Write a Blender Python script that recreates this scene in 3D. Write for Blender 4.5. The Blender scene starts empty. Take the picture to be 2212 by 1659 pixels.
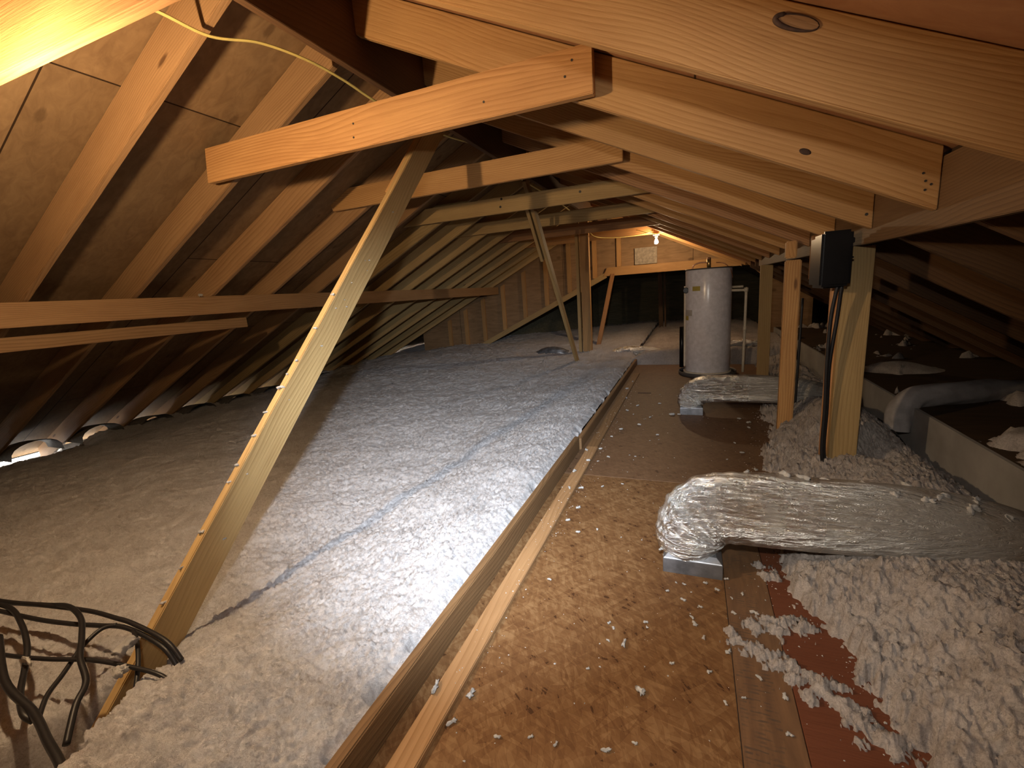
import bpy, bmesh, math, random
import numpy as np
from mathutils import Vector, Matrix

random.seed(7)
SC = bpy.context.scene
COL = SC.collection

# ------------------------------------------------------------ camera, world, lights, exposure
CAM_POS = Vector((0, 0, 1.2))
fw = Vector((-0.3728302, 0.9062943, -0.1990685))
rt = Vector((0.9278431, 0.3664935, -0.0692079))
up = Vector((-0.0102345, 0.2105071, 0.9775388))
cd = bpy.data.cameras.new('camera')
cd.sensor_width = 36.0
cd.lens = 965.77 / 2212 * 36.0
cd.clip_start = 0.02
cam = bpy.data.objects.new('camera', cd)
COL.objects.link(cam)
cam.matrix_world = Matrix(((rt.x, up.x, -fw.x, CAM_POS.x), (rt.y, up.y, -fw.y, CAM_POS.y),
                           (rt.z, up.z, -fw.z, CAM_POS.z), (0, 0, 0, 1)))
SC.camera = cam

w = bpy.data.worlds.new('daylight'); SC.world = w; w.use_nodes = True
bg = w.node_tree.nodes['Background']
bg.inputs[0].default_value = (1.0, 0.97, 0.90, 1); bg.inputs[1].default_value = 9.0

# headlamp worn by the person taking the picture: cool spot, a hand above and left of the lens
hl = bpy.data.lights.new('headlamp', 'SPOT')
hl.energy = 52; hl.color = (1.0, 0.93, 0.82); hl.spot_size = math.radians(104); hl.spot_blend = 1.0
hl.shadow_soft_size = 0.035
hlo = bpy.data.objects.new('headlamp', hl); COL.objects.link(hlo)
hlo.location = (-0.05, -0.04, 1.50)
hlo.rotation_euler = (Vector((-0.78, 2.6, 0.15)) - hlo.location).to_track_quat('-Z', 'Y').to_euler()
# tight centre of the same headlamp beam
hs = bpy.data.lights.new('headlamp_beam', 'SPOT')
hs.energy = 340; hs.color = (0.74, 0.86, 1.0); hs.spot_size = math.radians(60); hs.spot_blend = 1.0
hs.shadow_soft_size = 0.035
hso = bpy.data.objects.new('headlamp_beam', hs); COL.objects.link(hso)
hso.location = (-0.05, -0.04, 1.50)
hso.rotation_euler = (Vector((-1.45, 2.9, 0.0)) - hso.location).to_track_quat('-Z', 'Y').to_euler()

BULB_NEAR = 1050.0
BULB_FAR = 420.0
vs = SC.view_settings
vs.view_transform = 'Standard'; vs.look = 'None'; vs.gamma = 1.0; vs.use_curve_mapping = False
vs.exposure = 1.3
SC.cycles.max_bounces = 6; SC.cycles.diffuse_bounces = 4; SC.cycles.glossy_bounces = 3
SC.cycles.use_denoising = True
SC.cycles.sample_clamp_indirect = 3.0
SC.cycles.caustics_reflective = False; SC.cycles.caustics_refractive = False

# ------------------------------------------------------------ materials
def newmat(name):
    m = bpy.data.materials.new(name); m.use_nodes = True
    nt = m.node_tree; b = nt.nodes['Principled BSDF']
    return m, nt, b

class N:
    def __init__(s, nt): s.nt = nt
    def n(s, t, **k):
        x = s.nt.nodes.new(t)
        for a, v in k.items(): setattr(x, a, v)
        return x
    def l(s, a, b): s.nt.links.new(a, b)
    def math(s, op, a, b=None, c=None, clamp=False):
        x = s.n('ShaderNodeMath', operation=op); x.use_clamp = clamp
        for i, v in enumerate((a, b, c)):
            if v is None: continue
            if isinstance(v, (int, float)): x.inputs[i].default_value = v
            else: s.l(v, x.inputs[i])
        return x.outputs[0]
    def mix(s, f, a, b, bt='MIX'):
        x = s.n('ShaderNodeMix', data_type='RGBA', blend_type=bt)
        for i, v in ((0, f), (6, a), (7, b)):
            if isinstance(v, (int, float)): x.inputs[i].default_value = v
            elif isinstance(v, tuple): x.inputs[i].default_value = (*v, 1)
            else: s.l(v, x.inputs[i])
        return x.outputs[2]
    def ramp(s, f, stops):
        x = s.n('ShaderNodeValToRGB'); s.l(f, x.inputs[0])
        e = x.color_ramp.elements
        while len(e) < len(stops): e.new(0.5)
        for q, (p, c) in zip(e, stops):
            q.position = p; q.color = (*c, 1) if isinstance(c, tuple) else (c, c, c, 1)
        return x.outputs[0]
    def mapping(s, vec, loc=(0, 0, 0), rot=(0, 0, 0), scl=(1, 1, 1)):
        x = s.n('ShaderNodeMapping'); s.l(vec, x.inputs[0])
        x.inputs[1].default_value = loc; x.inputs[2].default_value = rot; x.inputs[3].default_value = scl
        return x.outputs[0]
    def noise(s, vec, scale, detail=4, rough=.5, dist=0.0):
        x = s.n('ShaderNodeTexNoise'); s.l(vec, x.inputs['Vector'])
        x.inputs['Scale'].default_value = scale; x.inputs['Detail'].default_value = detail
        x.inputs['Roughness'].default_value = rough; x.inputs['Distortion'].default_value = dist
        return x.outputs[0]
    def bump(s, h, strength, dist, normal=None):
        x = s.n('ShaderNodeBump'); s.l(h, x.inputs['Height'])
        x.inputs['Strength'].default_value = strength; x.inputs['Distance'].default_value = dist
        if normal is not None: s.l(normal, x.inputs['Normal'])
        return x.outputs[0]

def wood(name, light, dark, ring=.5, rough=.62, knots=True, stain=.5):
    """sawn softwood, grain running along the board's own x axis; each board cut from another log"""
    m, nt, b = newmat(name); g = N(nt)
    tc = g.n('ShaderNodeTexCoord').outputs['Object']
    oi = g.n('ShaderNodeObjectInfo').outputs['Random']
    off = g.n('ShaderNodeCombineXYZ')
    g.l(g.math('MULTIPLY', oi, 37.0), off.inputs[0])
    g.l(g.math('MULTIPLY_ADD', oi, .16, -.08), off.inputs[2])
    g.l(g.math('SINE', g.math('MULTIPLY', oi, 91.0)), off.inputs[1])
    sc = g.n('ShaderNodeVectorMath', operation='SCALE'); g.l(off.outputs[0], sc.inputs[0]); sc.inputs[3].default_value = 1.0
    av = g.n('ShaderNodeVectorMath', operation='ADD'); g.l(tc, av.inputs[0]); g.l(sc.outputs[0], av.inputs[1])
    v = av.outputs[0]
    wob = g.noise(g.mapping(v, scl=(1.1, 3, 3)), 1.3, 3, .5)
    # growth rings seen on the face
    # growth rings: planes parallel to the grain, bent by slow noise into cathedral figures
    low = g.noise(g.mapping(v, scl=(.55, 2.2, 2.2)), 1.0, 2, .5)
    sz = g.n('ShaderNodeSeparateXYZ'); g.l(v, sz.inputs[0])
    frq = g.math('MULTIPLY_ADD', g.math('FRACT', g.math('MULTIPLY', oi, 5.17)), 45.0, 42.0)
    ph = g.math('MULTIPLY', g.math('MULTIPLY_ADD', low, .30, g.math('ADD', sz.outputs[2], g.math('MULTIPLY', sz.outputs[1], .8))), frq)
    saw = g.math('FRACT', ph)
    amp = g.ramp(g.noise(g.mapping(v, scl=(.7, 5, 9)), 1.0, 3, .6), [(.36, .25), (.60, 1.0)])
    fine = g.noise(g.mapping(v, scl=(2.2, 60, 60)), 3.0, 5, .6)
    blot = g.noise(g.mapping(v, scl=(1.0, 3, 5)), 2.2, 4, .6)
    rg = g.math('MULTIPLY', g.math('POWER', saw, 2.2), amp)
    f = g.math('MULTIPLY_ADD', rg, ring * 1.5, g.math('MULTIPLY', fine, .5))
    col = g.ramp(f, [(.18, light), (.80, dark)])
    col = g.mix(g.math('MULTIPLY', g.ramp(blot, [(.40, 0.0), (.75, 1.0)]), stain), col,
                g.mix(.55, col, (dark[0] * .6, dark[1] * .45, dark[2] * .35)))
    # board to board tone
    tone = g.math('MULTIPLY_ADD', g.math('FRACT', g.math('MULTIPLY', oi, 7.31)), .38, .80)
    tcx = g.n('ShaderNodeCombineXYZ')
    g.l(tone, tcx.inputs[0]); g.l(g.math('MULTIPLY_ADD', tone, .9, .09), tcx.inputs[1]); g.l(g.math('MULTIPLY_ADD', tone, .8, .18), tcx.inputs[2])
    col = g.mix(1.0, col, tcx.outputs[0], 'MULTIPLY')
    if knots:
        kv = g.n('ShaderNodeTexVoronoi'); kv.feature = 'F1'
        g.l(g.mapping(v, scl=(1.6, 0.01, 6.5)), kv.inputs['Vector']); kv.inputs['Scale'].default_value = 1.0
        wobd = g.math('MULTIPLY_ADD', wob, .05, kv.outputs['Distance'])
        k = g.ramp(wobd, [(.075, 1.0), (.115, 0.0)])
        sep = g.n('ShaderNodeSeparateColor'); g.l(kv.outputs['Color'], sep.inputs[0])
        k = g.math('MULTIPLY', k, g.math('GREATER_THAN', sep.outputs[0], .55))
        col = g.mix(g.math('MULTIPLY', k, .85), col, (dark[0] * .32, dark[1] * .25, dark[2] * .22))
    g.l(col, b.inputs['Base Color'])
    b.inputs['Roughness'].default_value = rough
    b.inputs['Specular IOR Level'].default_value = .28
    bm_ = g.bump(g.math('ADD', g.math('MULTIPLY', fine, .6), g.math('MULTIPLY', rg, .2)), .45, .006)
    g.l(bm_, b.inputs['Normal'])
    return m

PINE = wood('pine', (.46, .265, .105), (.31, .155, .052), ring=.42)
PINE_BR = wood('pine_leftslope', (.34, .20, .095), (.22, .12, .05), ring=.4)
RAILWOOD = wood('rail_pine', (.23, .13, .058), (.14, .075, .032), ring=.4)
HEADWOOD = wood('header_fir', (.15, .086, .040), (.095, .05, .022), ring=.4)
TIEWOOD = wood('fir_orange', (.45, .245, .095), (.30, .145, .050), ring=.45)
PINE_MID = wood('pine_brown', (.25, .145, .068), (.16, .085, .036), ring=.4)
PINE_RED = wood('fir_reddish', (.44, .235, .105), (.27, .125, .05), ring=.55)
PINE_GREEN = wood('pine_weathered', (.42, .285, .125), (.28, .18, .07), ring=.35)
PINE_DARK = wood('pine_shade_tone', (.11, .058, .026), (.065, .034, .016), ring=.4)  # side attic shade darkened into the wood; ridge and far posts share it

def sheathing(name, a, c, seam=True):
    m, nt, b = newmat(name); g = N(nt)
    tc = g.n('ShaderNodeTexCoord').outputs['Object']
    big = g.noise(tc, 1.1, 5, .6, .6)
    st = g.noise(g.mapping(tc, scl=(1.2, 8, 8)), 2.4, 5, .6, 1.0)
    col = g.ramp(g.math('MULTIPLY_ADD', st, .6, g.math('MULTIPLY', big, .4)), [(.35, a), (.68, c)])
    kv = g.n('ShaderNodeTexVoronoi'); g.l(g.mapping(tc, scl=(2.0, 5, 3)), kv.inputs['Vector']); kv.inputs['Scale'].default_value = 1.0
    k = g.ramp(g.math('MULTIPLY_ADD', st, .06, kv.outputs['Distance']), [(.10, 1.0), (.15, 0.0)])
    col = g.mix(g.math('MULTIPLY', k, .5), col, (a[0] * .4, a[1] * .35, a[2] * .3))
    if seam:
        br = g.n('ShaderNodeTexBrick'); g.l(tc, br.inputs['Vector'])
        br.inputs['Scale'].default_value = 1.0; br.inputs['Brick Width'].default_value = 2.44
        br.inputs['Row Height'].default_value = 1.22; br.inputs['Mortar Size'].default_value = .004
        br.inputs['Color1'].default_value = (1, 1, 1, 1); br.inputs['Color2'].default_value = (.8, .8, .8, 1)
        br.inputs['Mortar'].default_value = (.12, .1, .08, 1)
        col = g.mix(1.0, col, br.outputs[0], 'MULTIPLY')
    g.l(col, b.inputs['Base Color']); b.inputs['Roughness'].default_value = .75
    b.inputs['Specular IOR Level'].default_value = .2
    g.l(g.bump(st, .2, .004), b.inputs['Normal'])
    return m
SHEATH = sheathing('roof_plywood', (.17, .10, .048), (.27, .17, .085))
SHEATH_R = sheathing('roof_plywood_reddish', (.24, .105, .045), (.34, .165, .075))
SHEATH_DK = sheathing('shaded_roof_plywood', (.035, .018, .009), (.06, .032, .015))  # side attic roof: its shade is painted in as darker plywood
FLOOR_DK = sheathing('shaded_floor_board', (.035, .022, .012), (.07, .042, .022), seam=False)  # side attic floor, colour darkened for the gloom it lies in
SHEATH_FAR = sheathing('gable_plywood', (.20, .12, .06), (.34, .21, .11))
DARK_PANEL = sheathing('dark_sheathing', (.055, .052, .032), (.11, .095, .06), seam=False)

def osb(name, cols, far=False):
    m, nt, b = newmat(name); g = N(nt)
    tc = g.n('ShaderNodeTexCoord').outputs['Object']
    lay = []
    for i, (rz, s) in enumerate(((.2, 9), (1.25, 11), (2.3, 8), (.75, 14))):
        wv = g.noise(tc, 4.0 + i, 2, .5)
        wc = g.n('ShaderNodeVectorMath', operation='ADD')
        cx = g.n('ShaderNodeCombineXYZ'); g.l(g.math('MULTIPLY', wv, .05), cx.inputs[0]); g.l(g.math('MULTIPLY', wv, .06), cx.inputs[1])
        g.l(tc, wc.inputs[0]); g.l(cx.outputs[0], wc.inputs[1])
        vo = g.n('ShaderNodeTexVoronoi'); g.l(g.mapping(g.mapping(wc.outputs[0], rot=(0, 0, rz)), scl=(s * 1.5, s * 7.5, 1)), vo.inputs['Vector'])
        vo.inputs['Scale'].default_value = 1.0; vo.inputs['Randomness'].default_value = 1.0
        sp = g.n('ShaderNodeSeparateColor'); g.l(vo.outputs['Color'], sp.inputs[0]); lay.append(sp.outputs[i % 3])
    f = g.math('MULTIPLY', g.math('ADD', g.math('ADD', lay[0], lay[1]), g.math('ADD', lay[2], lay[3])), .25)
    big = g.noise(tc, 1.6, 4, .6)
    f2 = g.math('MULTIPLY_ADD', f, .75, g.math('MULTIPLY', big, .28))
    col = g.ramp(f2, [(.25, cols[0]), (.50, cols[1]), (.78, cols[2])])
    dk = g.math('LESS_THAN', f, .17)
    col = g.mix(g.math('MULTIPLY', dk, .7), col, (cols[0][0] * .35, cols[0][1] * .3, cols[0][2] * .3))
    g.l(col, b.inputs['Base Color']); b.inputs['Roughness'].default_value = .6
    b.inputs['Specular IOR Level'].default_value = .3
    g.l(g.bump(f, .3, .003), b.inputs['Normal'])
    return m
OSB = osb('osb', ((.098, .044, .016), (.142, .069, .026), (.205, .115, .050)))
PLY_FAR = osb('worn_plywood', ((.105, .054, .027), (.13, .070, .035), (.16, .090, .047)))

def plank_marks():
    """plywood with rows of faded grey stamp marks"""
    m, nt, b = newmat('stamped_plywood'); g = N(nt)
    tc = g.n('ShaderNodeTexCoord').outputs['Object']
    st = g.noise(g.mapping(tc, scl=(20, 3, 1)), 2.0, 5, .6, .4)
    col = g.ramp(st, [(.3, (.10, .052, .026)), (.7, (.165, .088, .042))])
    br = g.n('ShaderNodeTexBrick'); g.l(g.mapping(tc, loc=(.01, 0, 0)), br.inputs['Vector'])
    br.inputs['Scale'].default_value = 1.0; br.inputs['Brick Width'].default_value = .075
    br.inputs['Row Height'].default_value = .013; br.inputs['Mortar Size'].default_value = .004
    br.inputs['Mortar Smooth'].default_value = .4
    ns = g.noise(g.mapping(tc, scl=(30, 90, 1)), 1.0, 2, .5)
    nb = g.noise(tc, 9.0, 2, .5)
    mk = g.math('MULTIPLY', g.math('SUBTRACT', 1.0, br.outputs['Fac']), g.ramp(ns, [(.44, 0.0), (.6, 1.0)]))
    mk = g.math('MULTIPLY', mk, g.ramp(nb, [(.38, 0.0), (.55, 1.0)]))
    sx = g.n('ShaderNodeSeparateXYZ'); g.l(tc, sx.inputs[0])
    band = g.math('LESS_THAN', g.math('ABSOLUTE', g.math('SUBTRACT', sx.outputs[0], .055)), .05)
    col = g.mix(g.math('MULTIPLY', g.math('MULTIPLY', mk, band), .75), col, (.055, .04, .03))
    g.l(col, b.inputs['Base Color']); b.inputs['Roughness'].default_value = .6
    return m
STAMPED = plank_marks()
REDPLY = wood('reddish_plywood', (.15, .05, .024), (.10, .032, .014), ring=.15, knots=False)

def fluff(name, a, c, bs=1.0, dirt=True):
    m, nt, b = newmat(name); g = N(nt)
    tc = g.n('ShaderNodeTexCoord').outputs['Object']
    n1 = g.noise(tc, 7, 5, .6, .5); n2 = g.noise(tc, 62, 5, .7, 1.6); n3 = g.noise(tc, 190, 4, .7, 2.5)
    f = g.math('ADD', g.math('MULTIPLY', n1, .25), g.math('MULTIPLY_ADD', n2, .45, g.math('MULTIPLY', n3, .30)))
    col = g.ramp(f, [(.36, a), (.56, c)])  # dark stop paints the shade between fibres into the albedo
    if dirt:
        nd = g.noise(tc, 33, 3, .6, 1.5)
        sp = g.ramp(nd, [(.26, 1.0), (.33, 0.0)])
        col = g.mix(g.math('MULTIPLY', sp, .35), col, (a[0] * .5, a[1] * .45, a[2] * .42))
    g.l(col, b.inputs['Base Color'])
    b.inputs['Roughness'].default_value = 1.0; b.inputs['Specular IOR Level'].default_value = .05
    h1 = g.bump(n2, 1.0 * bs, .045)
    g.l(g.bump(n3, 1.0 * bs, .018, h1), b.inputs['Normal'])
    return m
FLUFF = fluff('blown_fibreglass', (.50, .45, .43), (.95, .92, .92))
FLUFF_R = fluff('blown_fibreglass_dusty', (.42, .35, .31), (.86, .78, .73))
TUFT = fluff('loose_fibreglass', (.82, .77, .71), (.97, .94, .90), dirt=False)

def foil():
    m, nt, b = newmat('foil_duct_jacket'); g = N(nt)
    tc = g.n('ShaderNodeTexCoord').outputs['Object']
    wr = g.noise(g.mapping(tc, scl=(5, 30, 30)), 2.4, 5, .65, .7)
    wr2 = g.noise(tc, 38, 4, .6, .8)
    dirt = g.noise(tc, 6, 5, .65)
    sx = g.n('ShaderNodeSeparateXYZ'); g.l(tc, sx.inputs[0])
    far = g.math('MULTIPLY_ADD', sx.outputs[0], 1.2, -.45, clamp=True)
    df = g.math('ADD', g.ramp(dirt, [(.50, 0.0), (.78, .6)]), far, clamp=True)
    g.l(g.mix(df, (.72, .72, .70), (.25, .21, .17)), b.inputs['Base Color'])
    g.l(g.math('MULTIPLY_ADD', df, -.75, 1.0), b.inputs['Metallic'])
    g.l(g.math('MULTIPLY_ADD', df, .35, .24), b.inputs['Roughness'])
    wr = g.math('SUBTRACT', 1.0, g.math('ABSOLUTE', g.math('MULTIPLY_ADD', wr, 4.0, -2.0)))
    h = g.bump(wr, .7, .009)
    g.l(g.bump(wr2, .35, .004, h), b.inputs['Normal'])
    return m
FOIL = foil()

def plain(name, col, rough=.5, metal=0.0, spec=.5, nz=0.0, scale=20):
    m, nt, b = newmat(name); g = N(nt)
    tc = g.n('ShaderNodeTexCoord').outputs['Object']
    n1 = g.noise(tc, scale, 4, .6)
    k = .12 + nz
    c1 = tuple(min(1, x * (1 - k)) for x in col); c2 = tuple(min(1, x * (1 + k)) for x in col)
    g.l(g.ramp(n1, [(.3, c1), (.7, c2)]), b.inputs['Base Color'])
    b.inputs['Roughness'].default_value = rough; b.inputs['Metallic'].default_value = metal
    b.inputs['Specular IOR Level'].default_value = spec
    return m
GALV = plain('galvanised_steel', (.22, .23, .25), .45, .75, nz=.25, scale=14)
ENAMEL = plain('white_enamel', (.74, .73, .80), .22, 0, .5)
ENAMEL_TRIM = plain('cream_plastic', (.62, .55, .45), .5)
PAN = plain('grey_pan', (.07, .065, .065), .5)
YELLOW = plain('yellow_label', (.42, .33, .06), .5)
PALE = plain('faded_label', (.45, .42, .40), .6)
BLACK = plain('black_plastic', (.004, .0035, .004), .30, 0, .22)
BLACKC = plain('black_cable_jacket', (.012, .011, .012), .45, 0, .35)
CORD_Y = plain('yellow_cable_sheath', (.62, .50, .16), .45)
PVC = plain('pvc_pipe', (.52, .47, .38), .4)
BRASS = plain('brass', (.7, .5, .22), .35, .9)
COPPER = plain('copper', (.65, .33, .2), .35, .9)
GREYWALL = plain('grey_drywall', (.26, .245, .23), .8, nz=.12, scale=3)
DARKWOOD = plain('dark_blocking', (.05, .042, .036), .8, nz=.3)
BAFFLE = plain('grey_baffle_board', (.12, .11, .10), .8, nz=.2)
PORCELAIN = plain('white_porcelain', (.75, .72, .68), .35)
WHITEDUCT = plain('pale_duct_wrap', (.26, .24, .235), .7, nz=.15, scale=9)
KNOT = plain('knot_bark', (.035, .015, .008), .8, nz=.5, scale=60)
NAIL = plain('nail_steel', (.05, .045, .04), .5, .6)

def bulbmat(name, strength):
    m = bpy.data.materials.new(name); m.use_nodes = True; nt = m.node_tree
    nt.nodes.remove(nt.nodes['Principled BSDF'])
    e = nt.nodes.new('ShaderNodeEmission'); e.inputs[0].default_value = (1.0, .70, .40, 1); e.inputs[1].default_value = strength
    nt.links.new(e.outputs[0], nt.nodes['Material Output'].inputs[0])
    return m

# ------------------------------------------------------------ helpers
def tag(o, label=None, cat=None, group=None, kind=None):
    if label: o['label'] = label
    if cat: o['category'] = cat
    if group: o['group'] = group
    if kind: o['kind'] = kind
    return o

def mesh_obj(name, verts, faces, mat, parent=None, loc=None, smooth=False, mw=None):
    me = bpy.data.meshes.new(name); me.from_pydata([tuple(v) for v in verts], [], faces); me.update()
    me.materials.append(mat)
    if smooth:
        for p in me.polygons: p.use_smooth = True
    o = bpy.data.objects.new(name, me); COL.objects.link(o)
    if mw is not None: o.matrix_world = mw
    if loc is not None: o.location = loc
    if parent is not None: o.parent = parent
    return o

def bm_obj(name, bm, mat, parent=None, mw=None, loc=None, smooth=False):
    me = bpy.data.meshes.new(name); bm.normal_update(); bm.to_mesh(me); bm.free(); me.materials.append(mat)
    if smooth:
        for p in me.polygons: p.use_smooth = True
    o = bpy.data.objects.new(name, me); COL.objects.link(o)
    if mw is not None: o.matrix_world = mw
    if loc is not None: o.location = loc
    if parent is not None: o.parent = parent
    return o

def empty(name, loc):
    o = bpy.data.objects.new(name, None); COL.objects.link(o); o.location = loc; o.empty_display_size = .1
    return o

BOXF = [(0, 1, 3, 2), (4, 6, 7, 5), (0, 4, 5, 1), (2, 3, 7, 6), (0, 2, 6, 4), (1, 5, 7, 3)]
def board(name, p0, p1, h, t, mat, cut0=None, cut1=None, upv=(0, 0, 1), anchor='bottom', parent=None, bevel=.003, bow=0.0, segs=1):
    """a sawn board: axis p0->p1, face height h (along up), thickness t; ends cut along world planes"""
    p0 = Vector(p0); p1 = Vector(p1); ax = (p1 - p0); L = ax.length; ax.normalize()
    upv = Vector(upv); z = (upv - ax * upv.dot(ax)).normalized(); y = z.cross(ax)
    z0, z1 = (0, h) if anchor == 'bottom' else (-h / 2, h / 2)
    M = Matrix(((ax.x, y.x, z.x, p0.x), (ax.y, y.y, z.y, p0.y), (ax.z, y.z, z.z, p0.z), (0, 0, 0, 1)))
    def xa(n, off, yy, zz):
        if n is None: return off
        n = Vector(n); d = n.dot(ax)
        return off - (n.dot(y) * yy + n.dot(z) * zz) / d
    bm = bmesh.new(); rows = []
    for s in range(segs + 1):
        f = s / segs; row = []
        for yy in (-t / 2, t / 2):
            for zz in (z0, z1):
                a = xa(cut0, 0, yy, zz); b = xa(cut1, L, yy, zz)
                dz = bow * 4 * f * (1 - f)
                row.append(bm.verts.new((a + (b - a) * f, yy, zz + dz)))
        rows.append(row)
    for s in range(segs):
        A, B = rows[s], rows[s + 1]
        for i, j in ((0, 1), (1, 3), (3, 2), (2, 0)):
            bm.faces.new((A[i], B[i], B[j], A[j]))
    bm.faces.new((rows[0][0], rows[0][1], rows[0][3], rows[0][2]))
    bm.faces.new((rows[-1][0], rows[-1][2], rows[-1][3], rows[-1][1]))
    bmesh.ops.recalc_face_normals(bm, faces=bm.faces)
    if bevel:
        bmesh.ops.bevel(bm, geom=[e for e in bm.edges if len(e.link_faces) == 2 and e.calc_face_angle() > .6], offset=bevel, segments=2, affect='EDGES')
    return bm_obj(name, bm, mat, parent, mw=M)

def box(name, lo, hi, mat, parent=None, bevel=0.0, segs=2):
    c = [(a + b) / 2 for a, b in zip(lo, hi)]
    bm = bmesh.new(); bmesh.ops.create_cube(bm, size=1.0)
    for v in bm.verts:
        for i in range(3): v.co[i] *= hi[i] - lo[i]
    if bevel: bmesh.ops.bevel(bm, geom=list(bm.edges), offset=bevel, segments=segs, affect='EDGES')
    off = Vector(c)
    if parent is not None: off = off - parent.location
    return bm_obj(name, bm, mat, parent, loc=off)

def smooth_path(pts, n=10):
    P = [Vector(p) for p in pts]; out = []
    for i in range(len(P) - 1):
        a = P[max(i - 1, 0)]; b = P[i]; c = P[i + 1]; d = P[min(i + 2, len(P) - 1)]
        for k in range(n):
            t = k / n
            out.append(.5 * ((2 * b) + (-a + c) * t + (2 * a - 5 * b + 4 * c - d) * t * t + (-a + 3 * b - 3 * c + d) * t ** 3))
    out.append(P[-1]); return out

def tube(name, pts, r, mat, parent=None, n=10, seg=10, flat=1.0, cap=True, rad=None, wrinkle=None):
    path = smooth_path(pts, n) if n > 1 else [Vector(p) for p in pts]
    base = path[0].copy(); o0 = Vector((0, 0, 0)) if parent is not None else base
    vs_, fs = [], []; nrm = None; N_ = len(path)
    for i, p in enumerate(path):
        t = (path[min(i + 1, N_ - 1)] - path[max(i - 1, 0)]).normalized()
        if nrm is None:
            nrm = Vector((0, 0, 1)) if abs(t.z) < .9 else Vector((0, 1, 0))
        nrm = (nrm - t * nrm.dot(t)).normalized(); bi = t.cross(nrm)
        f = i / (N_ - 1)
        rr = r if rad is None else rad(f)
        for k in range(seg):
            a = 2 * math.pi * k / seg
            q = rr if wrinkle is None else rr * wrinkle(f, a)
            vs_.append(p + nrm * math.cos(a) * q * flat + bi * math.sin(a) * q)
    for i in range(N_ - 1):
        for k in range(seg):
            k2 = (k + 1) % seg
            fs.append((i * seg + k, i * seg + k2, (i + 1) * seg + k2, (i + 1) * seg + k))
    if cap:
        fs.append(tuple(range(seg - 1, -1, -1))); fs.append(tuple((N_ - 1) * seg + k for k in range(seg)))
    if parent is not None: off = parent.location; loc = None
    else: off = base; loc = base
    return mesh_obj(name, [v - off for v in vs_], fs, mat, parent, loc=loc, smooth=True)

def cyl(name, c, r, h, mat, parent=None, seg=32, axis='Z', bevel=0.0, r2=None):
    bm = bmesh.new(); bmesh.ops.create_cone(bm, cap_ends=True, segments=seg, radius1=r, radius2=r if r2 is None else r2, depth=h)
    if bevel: bmesh.ops.bevel(bm, geom=[e for e in bm.edges if e.calc_face_angle() > 1.2], offset=bevel, segments=3, affect='EDGES')
    if axis == 'Y': bmesh.ops.rotate(bm, verts=bm.verts, cent=(0, 0, 0), matrix=Matrix.Rotation(math.pi / 2, 3, 'X'))
    if axis == 'X': bmesh.ops.rotate(bm, verts=bm.verts, cent=(0, 0, 0), matrix=Matrix.Rotation(math.pi / 2, 3, 'Y'))
    off = Vector(c)
    if parent is not None: off = off - parent.location
    o = bm_obj(name, bm, mat, parent, loc=off)
    for p in o.data.polygons: p.use_smooth = len(p.vertices) == 4
    return o

def prism_y(name, poly, y0, y1, mat):
    """solid slab: outline in the x-z plane, running from y0 to y1"""
    n = len(poly)
    v = [(x, y0, z) for x, z in poly] + [(x, y1, z) for x, z in poly]
    f = [tuple(range(n)), tuple(range(2 * n - 1, n - 1, -1))]
    f += [(i, i + n, (i + 1) % n + n, (i + 1) % n) for i in range(n)]
    return mesh_obj(name, v, f, mat)

ORD = ['first', 'second', 'third', 'fourth', 'fifth', 'sixth', 'seventh', 'eighth', 'ninth', 'tenth', 'eleventh', 'twelfth', 'thirteenth', 'fourteenth', 'fifteenth']

# ------------------------------------------------------------ numpy noise
def _h(ix, iy, s):
    n = (ix.astype(np.int64) * 374761393 + iy.astype(np.int64) * 668265263 + s * 974711) & 0x7fffffff
    n = ((n ^ (n >> 13)) * 1274126177) & 0x7fffffff
    return ((n ^ (n >> 16)) & 0xffff) / 65535.0 * 2 * np.pi
def pn(x, y, s=0):
    ix = np.floor(x); iy = np.floor(y); fx = x - ix; fy = y - iy
    ux = fx * fx * fx * (fx * (fx * 6 - 15) + 10); uy = fy * fy * fy * (fy * (fy * 6 - 15) + 10)
    def gd(dx, dy):
        a = _h(ix + dx, iy + dy, s); return np.cos(a) * (fx - dx) + np.sin(a) * (fy - dy)
    a = gd(0, 0) * (1 - ux) + gd(1, 0) * ux; b = gd(0, 1) * (1 - ux) + gd(1, 1) * ux
    return (a * (1 - uy) + b * uy) * 1.5
def sstep(a, b, x):
    t = np.clip((x - a) / (b - a), 0, 1); return t * t * (3 - 2 * t)
def gauss(X, Y, cx, cy, rx, ry): return np.exp(-(((X - cx) / rx) ** 2 + ((Y - cy) / ry) ** 2))
def fluffy(X, Y, amp=1.0, s=0):
    wx = X + .010 * pn(X * 22, Y * 22, s + 11); wy = Y + .010 * pn(X * 22, Y * 22, s + 12)
    r = .018 * pn(X * 3.1, Y * 3.1, s + 1) + .008 * pn(wx * 9, wy * 9, s + 2)
    r += .010 * (1 - 2 * np.abs(pn(wx * 24, wy * 24, s + 3))) + .013 * (1 - 2 * np.abs(pn(wx * 50, wy * 44, s + 4)))
    r += .014 * (.5 - np.abs(pn(wx * 88, wy * 96, s + 5)))
    return r * amp
def axis_pts(a, b, c, dmin, k, off=1.0):
    out = [a]; x = a
    while x < b:
        x += max(dmin, k * (abs(x - c) + off)); out.append(min(x, b))
    return np.array(out)

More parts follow.
